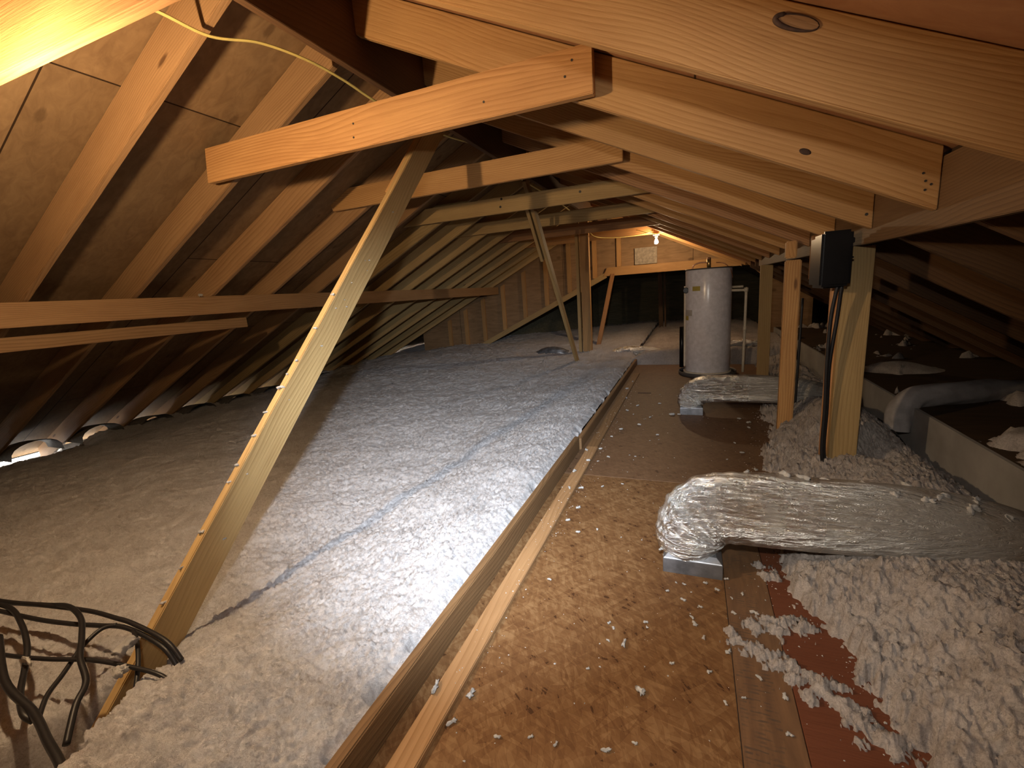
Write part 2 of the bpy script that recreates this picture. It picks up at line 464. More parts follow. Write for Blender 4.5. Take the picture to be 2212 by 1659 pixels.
def heightfield(name, xs, ys, hf, mat, jit=.004, s=0):
    X, Y = np.meshgrid(xs, ys); Z = hf(X, Y)
    JX = X + jit * pn(X * 60, Y * 60, s + 21); JY = Y + jit * pn(X * 60, Y * 60, s + 22)
    JX[:, 0] = X[:, 0]; JX[:, -1] = X[:, -1]
    co = np.stack([JX, JY, Z], -1).reshape(-1, 3).astype(np.float32)
    ny, nx = X.shape
    i = np.arange(ny * nx).reshape(ny, nx)
    q = np.stack([i[:-1, :-1], i[:-1, 1:], i[1:, 1:], i[1:, :-1]], -1).reshape(-1, 4)
    me = bpy.data.meshes.new(name)
    me.vertices.add(len(co)); me.vertices.foreach_set('co', co.ravel())
    me.loops.add(q.size); me.loops.foreach_set('vertex_index', q.ravel().astype(np.int32))
    me.polygons.add(len(q)); me.polygons.foreach_set('loop_start', (np.arange(len(q)) * 4).astype(np.int32))
    me.update(calc_edges=True); me.validate()
    me.polygons.foreach_set('use_smooth', np.ones(len(q), bool))
    me.materials.append(mat)
    o = bpy.data.objects.new(name, me); COL.objects.link(o)
    return o

# ============================================================ THE SETTING
YB, YF = -1.3, 12.5            # near and far end of the attic
# roof: right slope bottom of rafters z = 1.378 + .4778 (0.772 - x); left slope z = 2.478 - .5 (-1.57 - x)
def zr(x): return 1.378 + .4778 * (.772 - x)
def zl(x): return 2.478 - .5 * (-1.57 - x)
def zw(x): return 1.335 - .60 * (x - .815)
OV = .206
prs = prism_y('ceiling', [(-1.55, 2.70), (.80, zr(.80) + .206), (.80, zr(.80) + .225), (-1.55, 2.72)], YB, YF, SHEATH_R); tag(prs, kind='structure')
pls = prism_y('ceiling', [(-7.62, zl(-7.62) + OV), (-1.55, zl(-1.55) + OV), (-1.55, zl(-1.55) + OV + .02), (-7.62, zl(-7.62) + OV + .02)], YB, YF, SHEATH); tag(pls, kind='structure')
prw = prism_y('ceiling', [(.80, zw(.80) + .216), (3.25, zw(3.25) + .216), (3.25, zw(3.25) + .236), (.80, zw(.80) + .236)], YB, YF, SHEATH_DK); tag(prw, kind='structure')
flo = box('floor', (-7.0, YB, -.42), (3.3, YF, -.40), DARKWOOD); tag(flo, kind='structure')
wn = prism_y('wall_near', [(-7.0, -.4), (3.2, -.4), (3.2, .3), (.8, 1.55), (-1.55, 2.69), (-7.0, -.03)], YB - .03, YB, SHEATH_FAR); tag(wn, kind='structure')
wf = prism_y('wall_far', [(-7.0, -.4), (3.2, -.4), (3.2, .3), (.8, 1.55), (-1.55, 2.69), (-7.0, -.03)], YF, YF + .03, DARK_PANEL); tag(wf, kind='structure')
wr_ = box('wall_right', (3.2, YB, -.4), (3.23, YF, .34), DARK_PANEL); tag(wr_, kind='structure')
wl_ = box('wall_left', (-7.05, YB, -.8), (-6.95, YF, -.30), DARKWOOD); tag(wl_, kind='structure')
# fascia outside the eave, daylight comes up between it and the wall
fa = box('trim_1', (-7.66, YB, -.62), (-7.60, YF, -.40), DARKWOOD); tag(fa, kind='structure')
fa = box('trim_2', (-7.66, 2.95, -.41), (-7.60, YF, -.20), DARKWOOD); tag(fa, kind='structure')
fa = box('trim_3', (-7.66, YB, -.345), (-7.60, 2.95, -.20), DARKWOOD); tag(fa, kind='structure')
so = box('trim_4', (-7.48, YB, -.62), (-7.03, YF, -.60), DARKWOOD); tag(so, kind='structure')
# gable partition at y = 9.05: sheathing above a raked opening
gp = prism_y('wall_gable', [(-5.9, -.40), (-5.3, -.40), (-4.75, -.13), (-1.56, 1.42), (1.1, 1.42), (1.1, -.2), (1.9, -.2), (1.9, zw(1.9) + .21),
                            (.80, 1.54), (-1.55, 2.66), (-5.9, zl(-5.9) + .19)], 9.06, 9.08, SHEATH_FAR); tag(gp, kind='structure')
# low side wall in the far room that narrows it to the left
v = [(-5.3, 9.1, -.4), (-2.4, 12.5, -.4), (-2.4, 12.5, 2.2), (-5.3, 9.1, .8)]
v2 = [(x - .04, y + .03, z) for x, y, z in v]
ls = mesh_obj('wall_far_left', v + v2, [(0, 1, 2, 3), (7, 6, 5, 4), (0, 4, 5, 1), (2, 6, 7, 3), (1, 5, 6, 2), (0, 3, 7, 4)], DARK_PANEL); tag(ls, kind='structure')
# raised floor of the lower side attic behind a grey drywall step
st_ = box('wall_step', (1.325, YB, -.4), (1.345, 9.0, .30), GREYWALL); tag(st_, kind='structure')
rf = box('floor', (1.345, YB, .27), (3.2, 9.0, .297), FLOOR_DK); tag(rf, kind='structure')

# ============================================================ BIG FRAMING
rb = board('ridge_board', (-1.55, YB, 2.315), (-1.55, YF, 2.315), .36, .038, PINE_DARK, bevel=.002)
tag(rb, 'long dark ridge board at the peak where both roof slopes meet', 'beam')
bm_ = board('header_beam', (.795, YB, 1.315), (.795, 6.62, 1.315), .235, .038, HEADWOOD)
tag(bm_, 'wide wooden beam on posts carrying the lower ends of the right slope rafters', 'beam')

RY0, RDY = 2.064, .615
RAFT = {}
for k in range(-2, 12):
    y = RY0 + RDY * k
    mat = PINE if k < 3 or k % 3 else PINE_RED
    o = board('rafter', (.774, y, zr(.774)), (-1.531, y, zr(-1.531)), .184, .038, mat, cut0=(1, 0, 0), cut1=(1, 0, 0))
    if k == -2: lab = 'right slope rafter nearest the camera, above the top edge of the photo'
    elif k == -1: lab = 'broad pale rafter crossing the top right corner with a bark-edged knot hole'
    elif k == 0: lab = 'rafter in the right slope just behind the big corner one, small black knot hole'
    else: lab = 'pine rafter in the right slope, %s one behind the black-knotted rafter' % ORD[k - 1]
    tag(o, lab, 'rafter', 'right slope rafters'); RAFT[k] = o
    if k == -1:
        # knot hole with bark rim, top edge of the face towards the camera
        pts = [(.229 + .046 * math.cos(a), y - .0195, 1.797 + .016 * math.sin(a) - .019 * math.cos(a)) for a in [i * math.pi / 8 for i in range(0, 17)]]
        loc = o.matrix_world.inverted()
        kn = tube('knot_rim', [loc @ Vector(p) for p in pts], .006, KNOT, n=4, seg=8, cap=False, rad=lambda f: .0028 + .0042 * abs(math.sin(math.pi * (f + .04))) ** 2 * (1 if f > .35 else .35))
        kn.parent = o
        pf = [loc @ Vector((p[0], p[1] + .001, p[2])) for p in pts[:-1]]; pb = [q + Vector((0, .004, 0)) for q in pf]
        n_ = len(pf); cc = [tuple(range(n_)), tuple(range(2 * n_ - 1, n_ - 1, -1))] + [(i, i + n_, (i + 1) % n_ + n_, (i + 1) % n_) for i in range(n_)]
        mesh_obj('knot', pf + pb, cc, PINE_MID, o)
    if k == 0:
        loc = o.matrix_world.inverted()
        p = loc @ Vector((.375, y - .0185, 1.629))
        bmk = bmesh.new(); bmesh.ops.create_icosphere(bmk, subdivisions=2, radius=1)
        for vv in bmk.verts: vv.co = Vector((vv.co.x * .022, vv.co.y * .003, vv.co.z * .011)) + p
        kn = bm_obj('knot_hole', bmk, KNOT, o, smooth=True)
LY0, LDY = 2.10, .597
for k in range(-4, 12):
    y = LY0 + LDY * k
    mat = PINE_BR if k < 4 else PINE_GREEN
    o = board('rafter', (-7.45, y, zl(-7.45)), (-1.569, y, zl(-1.569)), .184, .038, mat, cut0=(1, 0, 0), cut1=(1, 0, 0))
    if k < -1: lab = 'left slope rafter beside the light bulb, %s' % {-4: 'nearest the near end of the attic', -3: 'second from the near end', -2: 'third from the near end'}[k]
    else: lab = 'reddish rafter in the left roof slope, %s one beyond the near light bulb' % ORD[k + 1]
    tag(o, lab, 'rafter', 'left slope rafters')
for k in range(-2, 11):
    y = 1.95 + .60 * k
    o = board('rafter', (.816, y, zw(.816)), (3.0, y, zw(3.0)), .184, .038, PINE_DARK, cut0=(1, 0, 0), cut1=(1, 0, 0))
    tag(o, 'dim rafter sloping down right below the header beam, %s from the near end' % ORD[k + 2], 'rafter', 'rafters of the low right side attic')

# collar ties, nailed to the camera side of every other rafter pair
ties = [(-1, .862, -2.45, -.36, 1.945, .184, TIEWOOD, 'orange collar tie at the top left corner carrying the near light bulb'),
        (0, 2.000, -2.66, -.375, 1.957, .184, TIEWOOD, 'widest orange collar tie across the centre with square cut right end'),
        (1, 3.22, -2.85, -.43, 1.985, .160, PINE, 'collar tie with an eye-shaped knot, behind the long brace'),
        (2, 4.38, -2.95, -.45, 1.985, .150, PINE_GREEN, 'greenish collar tie with two dark nail marks, third along the ridge'),
        (3, 5.56, -3.0, -.50, 1.975, .145, PINE_GREEN, 'fourth collar tie, just behind the top of the second brace'),
        (4, 6.75, -3.05, -.52, 1.975, .145, PINE_RED, 'fifth collar tie, last one before the far light bulb'),
        (5, 7.93, -3.1, -.55, 1.975, .145, PINE, 'sixth collar tie, lit orange by the far light bulb hanging on it')]
TIES = {}
for i, y, x0, x1, z, h, mat, lab in ties:
    if i == 1:
        o = board('collar_tie', (x0, y, z), (x1, y, z + .004), h, .038, mat, cut0=(1, 0, .35), cut1=(1, 0, 0))
    elif i <= 0:
        o = board('collar_tie', (x0, y, z), (x1, y, z), h, .038, mat, cut0=(1, 0, -.15))
    else:
        o = board('collar_tie', (x0, y, z), (x1 + .1, y, z), h, .036, mat, cut0=(-.5, 0, 1), cut1=(.6, 0, 1))
    tag(o, lab, 'roof timber'); TIES[i] = o

def nails(o, pts, r=.005):
    loc = o.matrix_world.inverted()
    for p in pts:
        bm = bmesh.new(); bmesh.ops.create_cone(bm, cap_ends=True, segments=10, radius1=r, radius2=r, depth=.003)
        bmesh.ops.rotate(bm, verts=bm.verts, cent=(0, 0, 0), matrix=Matrix.Rotation(math.pi / 2, 3, 'X'))
        bmesh.ops.rotate(bm, verts=bm.verts, cent=(0, 0, 0), matrix=loc.to_3x3()); bmesh.ops.translate(bm, verts=bm.verts, vec=loc @ Vector(p))
        bm_obj('nail_head', bm, NAIL, o)
nails(TIES[0], [(-1.561, 1.9810, 2.070), (-1.569, 1.9810, 2.009), (-0.854, 1.9810, 2.023), (-0.458, 1.9810, 2.094), (-0.489, 1.9810, 2.041)]); nails(RAFT[0], [(0.725, 2.0450, 1.502), (0.733, 2.0450, 1.476), (0.749, 2.0450, 1.463), (0.734, 2.0450, 1.447)], .004); nails(RAFT[1], [(0.748, 2.6600, 1.444)], .007); nails(TIES[2], [(-1.768, 4.3610, 2.117), (-1.784, 4.3610, 2.045), (-0.978, 4.3610, 2.074)], .012)
# purlins under the left slope
o = board('purlin', (-3.80, .2, 1.205), (-3.86, 8.95, 1.19), .15, .038, PINE_BR)
tag(o, 'long horizontal timber running under the left rafters the whole way back', 'roof timber')
o = board('purlin', (-3.92, -.6, 1.055), (-3.94, 3.05, 1.06), .089, .038, PINE_BR)
tag(o, 'short lower timber under the left purlin, ending square beside the brace', 'roof timber')

# long brace on edge, from the joists up to the ridge
B0, T0 = Vector((-1.752, .81, .08)), Vector((-1.535, 2.66, 2.175))
dB = (T0 - B0).normalized()
foot = B0 - dB * .42
o = board('diagonal_brace', foot, T0 + dB * .09, .138, .038, PINE_GREEN, upv=(0, -.7, .7), anchor='mid', cut1=(0, 0, 1))
tag(o, 'long diagonal brace leaning from the insulation up to the ridge, dusted with fluff', 'brace')
c0 = T0 - dB * .52 + Vector((-.042, -.01, .0)); c1 = T0 + dB * .05 + Vector((-.042, -.01, 0))
o = board('brace_cleat', c0, c1, .089, .036, PINE, upv=(0, -.7, .7), anchor='mid')
tag(o, 'short orange cleat nailed behind the top end of the long brace', 'brace')
# second brace leaning the other way
o = board('diagonal_brace', (-1.645, 6.80, .0), (-1.56, 4.50, 2.30), .10, .038, PINE_GREEN, upv=(0, .7, .7), anchor='mid')
tag(o, 'second narrower brace leaning down to the right, standing in insulation by the upright post', 'brace')
o = board('brace_cleat', (-1.645, 5.22, 1.56), (-1.62, 4.62, 2.17), .08, .036, PINE_GREEN, upv=(0, .7, .7), anchor='mid')
tag(o, 'short cleat on the left side of the second brace near its top', 'brace')
o = board('support_post', (-1.625, 7.42, -.05), (-1.62, 7.42, 2.31), .14, .09, PINE, upv=(1, 0, 0), anchor='mid')
tag(o, 'upright centre post with striped grain between the two leaning timbers', 'post')
o = board('support_post', (-1.745, 7.42, -.05), (-1.745, 7.42, 2.31), .05, .08, PINE_GREEN, upv=(1, 0, 0), anchor='mid')
tag(o, 'thin greenish post strapped to the left side of the upright centre post', 'post')
o = board('diagonal_brace', (-1.60, 8.0, .0), (-1.44, 9.0, 1.42), .075, .038, PINE_RED, upv=(1, 0, 0), anchor='mid')
tag(o, 'thin reddish brace leaning from the gable header down beside the centre post', 'brace')

# gable framing
o = board('raked_plate', (-5.2, 9.03, -.36), (-1.56, 9.03, 1.362), .10, .05, PINE_GREEN, cut1=(1, 0, 0))
tag(o, 'sloping bottom plate of the far gable wall, rising to the right', 'wall timber')
o = board('gable_header', (-1.62, 9.02, 1.392), (1.02, 9.02, 1.392), .158, .05, PINE, cut0=(1, 0, -.45))
tag(o, 'pale horizontal header across the far gable opening, above the water heater', 'beam')
for i, x in enumerate((-5.15, -4.72, -4.27, -3.78, -3.29, -2.80, -2.31, -1.79, -1.32)):
    zb = -.36 + .4731 * (x + 5.2) + .11 if x < -1.5 else 1.553
    o = board('wall_stud', (x, 9.035, zb), (x, 9.035, zl(x) - .005), .085, .045, PINE, upv=(1, 0, 0), anchor='mid', cut1=(.5, 0, -1))
    tag(o, 'short pale stud of the far gable wall, %s from the left' % ORD[i], 'wall stud', 'studs of the far gable wall')
for x0, z0, x1, z1, lab in ((.62, 1.62, 1.09, 1.18, 'short sloping timber at the right end of the far header'),):
    o = board('rake_block', (x0, 8.6, z0), (x1, 8.6, z1), .14, .05, PINE, cut0=(1, 0, 0), cut1=(1, 0, 0))
    tag(o, lab, 'wall timber')
o = box('gypsum_offcut', (-1.02, 9.0, 1.56), (-.62, 9.015, 1.86), plain('grey_plywood_piece', (.30, .25, .19), .8, nz=.2)); tag(o, 'greyish square panel piece standing on the far header beside the bulb', 'panel')
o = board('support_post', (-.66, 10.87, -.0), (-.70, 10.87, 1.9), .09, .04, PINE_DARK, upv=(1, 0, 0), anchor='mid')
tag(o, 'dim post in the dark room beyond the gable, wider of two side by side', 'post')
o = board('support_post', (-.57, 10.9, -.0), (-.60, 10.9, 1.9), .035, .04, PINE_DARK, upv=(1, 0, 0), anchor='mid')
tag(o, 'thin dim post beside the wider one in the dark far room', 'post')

# posts under the header beam
o = board('support_post', (.800, 2.94, -.02), (.806, 2.94, 1.314), .132, .05, PINE_GREEN, upv=(1, 0, 0), anchor='mid')
tag(o, 'nearest wooden post under the header beam, black box at its top', 'post')
o = board('support_post', (.727, 2.985, -.02), (.727, 2.985, 1.314), .04, .05, PINE_RED, upv=(1, 0, 0), anchor='mid')
tag(o, 'narrow reddish stud tight against the left side of the nearest post', 'post')
o = board('support_post', (.668, 3.84, .0), (.668, 3.84, 1.292), .10, .06, PINE, upv=(1, 0, 0), anchor='mid', bevel=.008)
tag(o, 'second post from the camera, standing just left of the beam', 'post')
o = board('post_block', (.655, 3.86, 1.305), (.655, 3.86, 1.425), .07, .06, PINE, upv=(1, 0, 0), anchor='mid', bevel=.008)
tag(o, 'short wood block between the second post and the rafters above', 'block')
o = board('support_post', (.790, 6.02, .0), (.787, 6.02, 1.314), .125, .05, PINE_GREEN, upv=(1, 0, 0), anchor='mid')
tag(o, 'third post under the far end of the header beam, right of the water heater', 'post')
o = board('post_block', (.745, 3.58, 1.15), (.745, 3.58, 1.43), .05, .05, PINE_RED, upv=(1, 0, 0), anchor='mid')
tag(o, 'small upright block on the beam left of the black box', 'block')

# ============================================================ WALKWAY FLOOR
def flat_panel(name, x0, x1, y0, y1, mat, z=-.0005, t=.018):
    bm = bmesh.new(); bmesh.ops.create_cube(bm, size=1)
    for v_ in bm.verts: v_.co = Vector(((x1 - x0) * (v_.co.x + .5), (y1 - y0) * (v_.co.y + .5), t * (v_.co.z - .5)))
    bmesh.ops.bevel(bm, geom=list(bm.edges), offset=.0015, segments=1, affect='EDGES')
    return bm_obj(name, bm, mat, loc=(x0, y0, z))
o = flat_panel('strand_board_sheet', -.785, .130, -1.2, 2.712, OSB); tag(o, 'golden brown strand board panel of the walkway nearest the camera', 'floor panel')
o = flat_panel('plywood_strip', .132, .285, -1.2, 2.712, STAMPED); tag(o, 'brown plywood strip with faded printed marks right of the strand board', 'floor panel')
o = flat_panel('plywood_sheet', .287, .80, -1.2, 2.712, REDPLY); tag(o, 'dark reddish plywood floor panel half buried at the lower right', 'floor panel')
o = flat_panel('plywood_sheet', -.785, .80, 2.716, 6.93, PLY_FAR); tag(o, 'worn brown plywood walkway panel leading to the water heater', 'floor panel')
o = board('edge_rail', (-.8045, -1.2, -.024), (-.8045, 3.17, -.024), .126, .037, RAILWOOD, bevel=.004); tag(o, 'near length of raised timber holding back the insulation left of the walkway', 'edge timber')
o = board('edge_rail', (-.790, 3.175, -.024), (-.790, 6.93, -.024), .112, .036, RAILWOOD, bevel=.004); tag(o, 'far length of raised timber between the insulation and the walkway', 'edge timber')
o = board('floor_batten', (-.690, -1.2, .0), (-.690, 3.2, .0), .020, .078, PINE_BR, bevel=.003); tag(o, 'flat orange batten lying along the left side of the walkway', 'batten')
o = board('floor_batten', (-.700, 3.2, .0), (-.700, 6.2, .0), .014, .085, RAILWOOD, bevel=.003); tag(o, 'far reddish batten lying along the walkway, sprinkled with fluff', 'batten')
o = board('edge_rail', (1.165, -.5, -.02), (1.165, 6.5, -.02), .118, .037, PINE_GREEN); tag(o, 'half buried timber on edge right of the posts, beside the grey step', 'edge timber')
crk = box('floor_batten', (-.56, 5.05, .0), (-.42, 5.075, .004), KNOT); tag(crk, 'thin dark crack running across the far walkway', 'strip')  # strip laid in for a dark crack in the panel, not a batten

# ============================================================ INSULATION
def hl_(X, Y):
    h = .100 - .09 * sstep(.95, 1.9, -X) * sstep(7.5, 5.0, Y) - .17 * sstep(4.6, 6.8, -X)
    h += .03 * pn(X * .9 + 4, Y * .9, 5) * sstep(.9, 1.8, -X)
    h += .05 * gauss(X, Y, -2.6, 8.6, 1.6, 1.0)
    h -= .11 * sstep(5.7, 6.4, -X) * sstep(3.1, 2.8, Y)
    h += fluffy(X, Y, sstep(.80, .95, -X) * .75 + .25)
    h -= .05 * (1 - sstep(.0, .05, -X - .83)) * (pn(X * 1 + 3, Y * 9, 8) > .28)
    h -= .024 * (1 - sstep(0.0, .04, -X - .83))
    # pit around the foot of the long brace and a heap in front of it
    edge = .018 * pn(X * 16, Y * 16, 31) + .008 * pn(X * 45, Y * 45, 32)
    ax_, ay_, bx_, by_ = -1.727, .84, -1.42, .40
    L_ = math.hypot(bx_ - ax_, by_ - ay_)
    d1 = -((X - ax_) * (by_ - ay_) - (Y - ay_) * (bx_ - ax_)) / L_        # > 0 on the mound side
    pit = sstep(.012, -.03, d1 * (1 if True else 0) + edge) * sstep(-1.84, -1.775, X) * sstep(.30, .42, Y) * sstep(.84, .76, Y)
    h -= .24 * pit
    h += .10 * gauss(X, Y, -1.42, .50, .26, .36)
    h += .025 * pn(X * 5, Y * 5, 33) * gauss(X, Y, -1.4, .6, .5, .5)
    # far side rises towards the furnace ducts
    h += .09 * sstep(6.95, 7.4, Y) * sstep(-2.0, -.9, X)
    h += .03 * sstep(9, 10, Y)
    return h
ys = axis_pts(-.9, 12.45, 0.0, .0065, .0046, .9)
xs = -axis_pts(.823, 6.95, .4, .0065, .0050, .7)[::-1]
o = heightfield('loose_insulation', xs, ys, hl_, FLUFF)
tag(o, 'wide bed of white blown insulation filling the attic left of the walkway', 'insulation', kind='stuff')

BK = np.array([(-1.2, .62), (.4, .60), (.9, .545), (1.15, .52), (1.33, .50), (1.53, .475), (1.66, .39), (1.75, .345), (2.07, .37), (2.5, .44), (2.9, .43), (3.14, .42),
               (3.6, .52), (3.9, .60), (4.2, .55), (4.6, .60), (5.4, .84), (6.0, .86), (7.0, .86)])
clumps = [(.215, 1.55, .045), (.27, 1.545, .05), (.31, 1.59, .055), (.36, 1.585, .05), (.16, 1.455, .035), (.19, 1.43, .035), (.235, 1.42, .045), (.28, 1.385, .05),
          (.32, 1.36, .06), (.37, 1.335, .065), (.40, 1.29, .05), (.43, 1.25, .05), (.47, 1.20, .05), (.275, 1.93, .035), (.30, 1.86, .04), (.135, 1.485, .03), (.33, 1.29, .03)]
def hr_(X, Y):
    b = np.interp(Y, BK[:, 0], BK[:, 1])
    e = .050 * pn(X * 9, Y * 9, 41) + .040 * pn(X * 24, Y * 24, 42) + .035 * pn(X * 60, Y * 60, 43)
    d = X - b + e
    h = -.035 + np.clip(d, -1, .06) * .85 + np.clip(d - .03, 0, .35) * .33 + .022
    h = np.where(d < -.02, -.03, h)
    rag = .85 * pn(X * 26, Y * 26, 45) + .75 * np.abs(pn(X * 58, Y * 58, 46)) + .5 * pn(X * 110, Y * 110, 47) - .12
    for cx, cy, r in clumps:
        dd = np.sqrt(((X - cx) / r) ** 2 + ((Y - cy) / r / .8) ** 2) + rag
        h = np.maximum(h, np.where(dd < 1, .006 + .020 * (1 - dd), -.03))
    h += .16 * gauss(X, Y, .93, 3.62, .17, .42) * sstep(.0, .12, d)
    h += .05 * gauss(X, Y, .95, 1.3, .4, .5) * sstep(.0, .1, d)
    h += .05 * gauss(X, Y, 1.05, 2.62, .22, .30)
    h -= .10 * gauss(X, Y, 1.02, 2.98, .10, .16)
    h += fluffy(X, Y, 1.0, 60) * sstep(-.02, .08, d)
    h += .07 * sstep(1.21, 1.30, X) * (.45 + .8 * pn(X * 3, Y * 2.2, 44)) * sstep(2.5, 2.1, Y)
    h -= .13 * sstep(1.17, 1.27, X) * sstep(2.1, 2.5, Y)
    h -= .05 * gauss(X, Y, 1.165, 2.9, .05, .42) + .05 * gauss(X, Y, 1.165, 2.3, .05, .15)
    return h
o = heightfield('loose_insulation', axis_pts(.08, 1.32, .0, .0045, .002, 1.2), axis_pts(-1.1, 7.0, 0.0, .0055, .0042, .9), hr_, FLUFF_R, s=60)
tag(o, 'heap of loose pinkish white insulation spilling onto the right side of the walkway', 'insulation', kind='stuff')

def hf_(X, Y):
    top = .19 + .05 * pn(X * 2, Y * 2, 71) + .04 * gauss(X, Y, .75, 7.4, .3, .3)
    wall = sstep(.0, .05, (Y - 6.965) + .02 * pn(X * 8, Y * 3, 72))
    left = sstep(-.86, -.62, X)
    return -.05 + (top + .05) * wall * (.55 + .45 * left) + fluffy(X, Y, .8, 70)
o = heightfield('loose_insulation', np.arange(-.90, 1.32, .016), axis_pts(6.94, 12.45, 0, .010, .004, 1), hf_, FLUFF_R, s=70)
tag(o, 'thick insulation bank with a cut front edge behind the water heater', 'insulation', kind='stuff')

def hs_(X, Y):
    n = pn(X * 1.7, Y * 1.3, 81) + .5 * pn(X * 5, Y * 5, 82) + .35 * pn(X * 15, Y * 13, 83)
    h = .27 + .09 * sstep(.38, .80, n) + fluffy(X, Y, .6, 80) * sstep(.1, .4, n)
    h += .10 * gauss(X, Y, 1.7, 4.9, .28, .20)
    return h
o = heightfield('loose_insulation', np.arange(1.36, 3.15, .018), axis_pts(.4, 8.8, 0, .012, .005, 1), hs_, FLUFF_R, s=80)
tag(o, 'scraps of insulation strewn over the floor of the dark side attic', 'insulation', kind='stuff')

# ============================================================ DUCTS
def duct(name, path, r, label, bootc, seed=0):
    root = empty(name, Vector(bootc)); tag(root, label, 'duct', 'flexible ducts along the walkway')
    bx, by = bootc[0], bootc[1]; hw = r * .80
    # sheet metal boot: a low square box with flared top and seams
    bm = bmesh.new()
    prof = [(hw, .0), (hw, .062), (hw * .985, .066), (hw * .80, .085)]
    rings = []
    for q, z in prof:
        rings.append([bm.verts.new((sx * q, sy * q, z)) for sx, sy in ((-1, -1), (1, -1), (1, 1), (-1, 1))])
    for A, B in zip(rings, rings[1:]):
        for i in range(4): bm.faces.new((A[i], A[(i + 1) % 4], B[(i + 1) % 4], B[i]))
    bm.faces.new(rings[-1])
    bmesh.ops.bevel(bm, geom=[e for e in bm.edges if len(e.link_faces) == 2], offset=.002, segments=1, affect='EDGES')
    bm_obj('duct_boot', bm, GALV, root)
    rnd = random.Random(seed)
    ph = [rnd.uniform(0, 6.28) for _ in range(8)]
    def wr(f, a):
        bend = math.exp(-((f - .22) / .16) ** 2)
        v_ = 1 + .026 * math.sin(f * 150 + 1.3 * math.sin(a * 2 + ph[0]) + ph[1]) * bend + .020 * math.sin(f * 83 + 2.2 * math.sin(a + ph[2])) * bend
        v_ += .010 * math.sin(a * 9 + f * 14 + ph[3]) + .008 * math.sin(a * 17 - f * 40 + ph[4]) + .010 * math.sin(f * 31 + a * 2 + ph[5])
        v_ += .025 * math.sin(f * 8 + ph[6])
        return v_
    rad = lambda f: r * (.80 + .20 * min(1, f / .10)) * (1 - .05 * max(0, f - .6))
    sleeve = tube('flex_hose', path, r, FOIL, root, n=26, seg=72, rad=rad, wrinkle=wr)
    return root
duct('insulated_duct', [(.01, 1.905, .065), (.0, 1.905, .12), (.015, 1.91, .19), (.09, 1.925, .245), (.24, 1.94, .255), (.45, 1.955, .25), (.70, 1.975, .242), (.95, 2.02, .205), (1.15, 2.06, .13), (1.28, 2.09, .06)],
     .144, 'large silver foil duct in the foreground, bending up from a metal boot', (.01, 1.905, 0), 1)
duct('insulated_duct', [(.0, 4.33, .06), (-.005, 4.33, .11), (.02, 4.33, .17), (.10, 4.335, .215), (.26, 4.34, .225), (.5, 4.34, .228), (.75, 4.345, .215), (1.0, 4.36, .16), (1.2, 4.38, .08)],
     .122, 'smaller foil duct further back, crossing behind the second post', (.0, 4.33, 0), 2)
def half_duct(name, pts, r, mat, label):
    o_ = tube(name, pts, r, mat, n=16, seg=40, wrinkle=lambda f, a: 1 + .03 * math.sin(a * 7 + f * 20) + .03 * math.sin(f * 33 + a))
    return tag(o_, label, 'duct')
half_duct('buried_duct', [(-1.18, 7.28, .10), (-1.0, 7.27, .15), (-.7, 7.27, .15), (-.45, 7.3, .10)], .085, FOIL, 'crumpled foil duct end poking out of insulation beyond the walkway')
half_duct('buried_duct', [(-2.55, 7.55, .06), (-2.4, 7.5, .13), (-2.2, 7.45, .15), (-2.0, 7.45, .09)], .085, GALV, 'dark curved duct elbow rising from insulation left of the second brace')
half_duct('buried_duct', [(.42, 7.2, .22), (.6, 7.18, .25), (.8, 7.18, .24), (.95, 7.2, .2)], .065, FOIL, 'shiny foil duct lying on insulation right of the water heater')
half_duct('pale_duct', [(1.26, 3.55, .14), (1.275, 3.56, .26), (1.36, 3.60, .345), (1.58, 3.68, .36), (1.88, 3.86, .345), (2.1, 4.0, .30)], .075, WHITEDUCT, 'pale wrapped duct curving over the grey step into the side attic')

# ============================================================ WATER HEATER
HX, HY = .182, 6.245
wh = empty('water_heater', (HX, HY, .0)); tag(wh, 'tall white cylindrical water heater at the end of the walkway', 'water heater')
bm = bmesh.new()
prof = [(.0, .05), (.262, .05), (.268, .056), (.268, 1.305), (.262, 1.322), (.245, 1.328), (.0, 1.335)]
seg = 64; R_ = []
for q, z in prof:
    R_.append([bm.verts.new((q * math.cos(2 * math.pi * i / seg), q * math.sin(2 * math.pi * i / seg), z)) for i in range(seg)] if q > 0 else [bm.verts.new((0, 0, z))])
for A, B in zip(R_, R_[1:]):
    for i in range(seg):
        j = (i + 1) % seg
        if len(A) == 1: bm.faces.new((A[0], B[j], B[i]))
        elif len(B) == 1: bm.faces.new((A[i], A[j], B[0]))
        else: bm.faces.new((A[i], A[j], B[j], B[i]))
tank = bm_obj('tank', bm, ENAMEL, wh)
for p in tank.data.polygons: p.use_smooth = len(p.vertices) == 4 and abs(p.normal.z) < .5
cyl('top_rim', (HX, HY, 1.327), .272, .014, PAN, wh, 64)
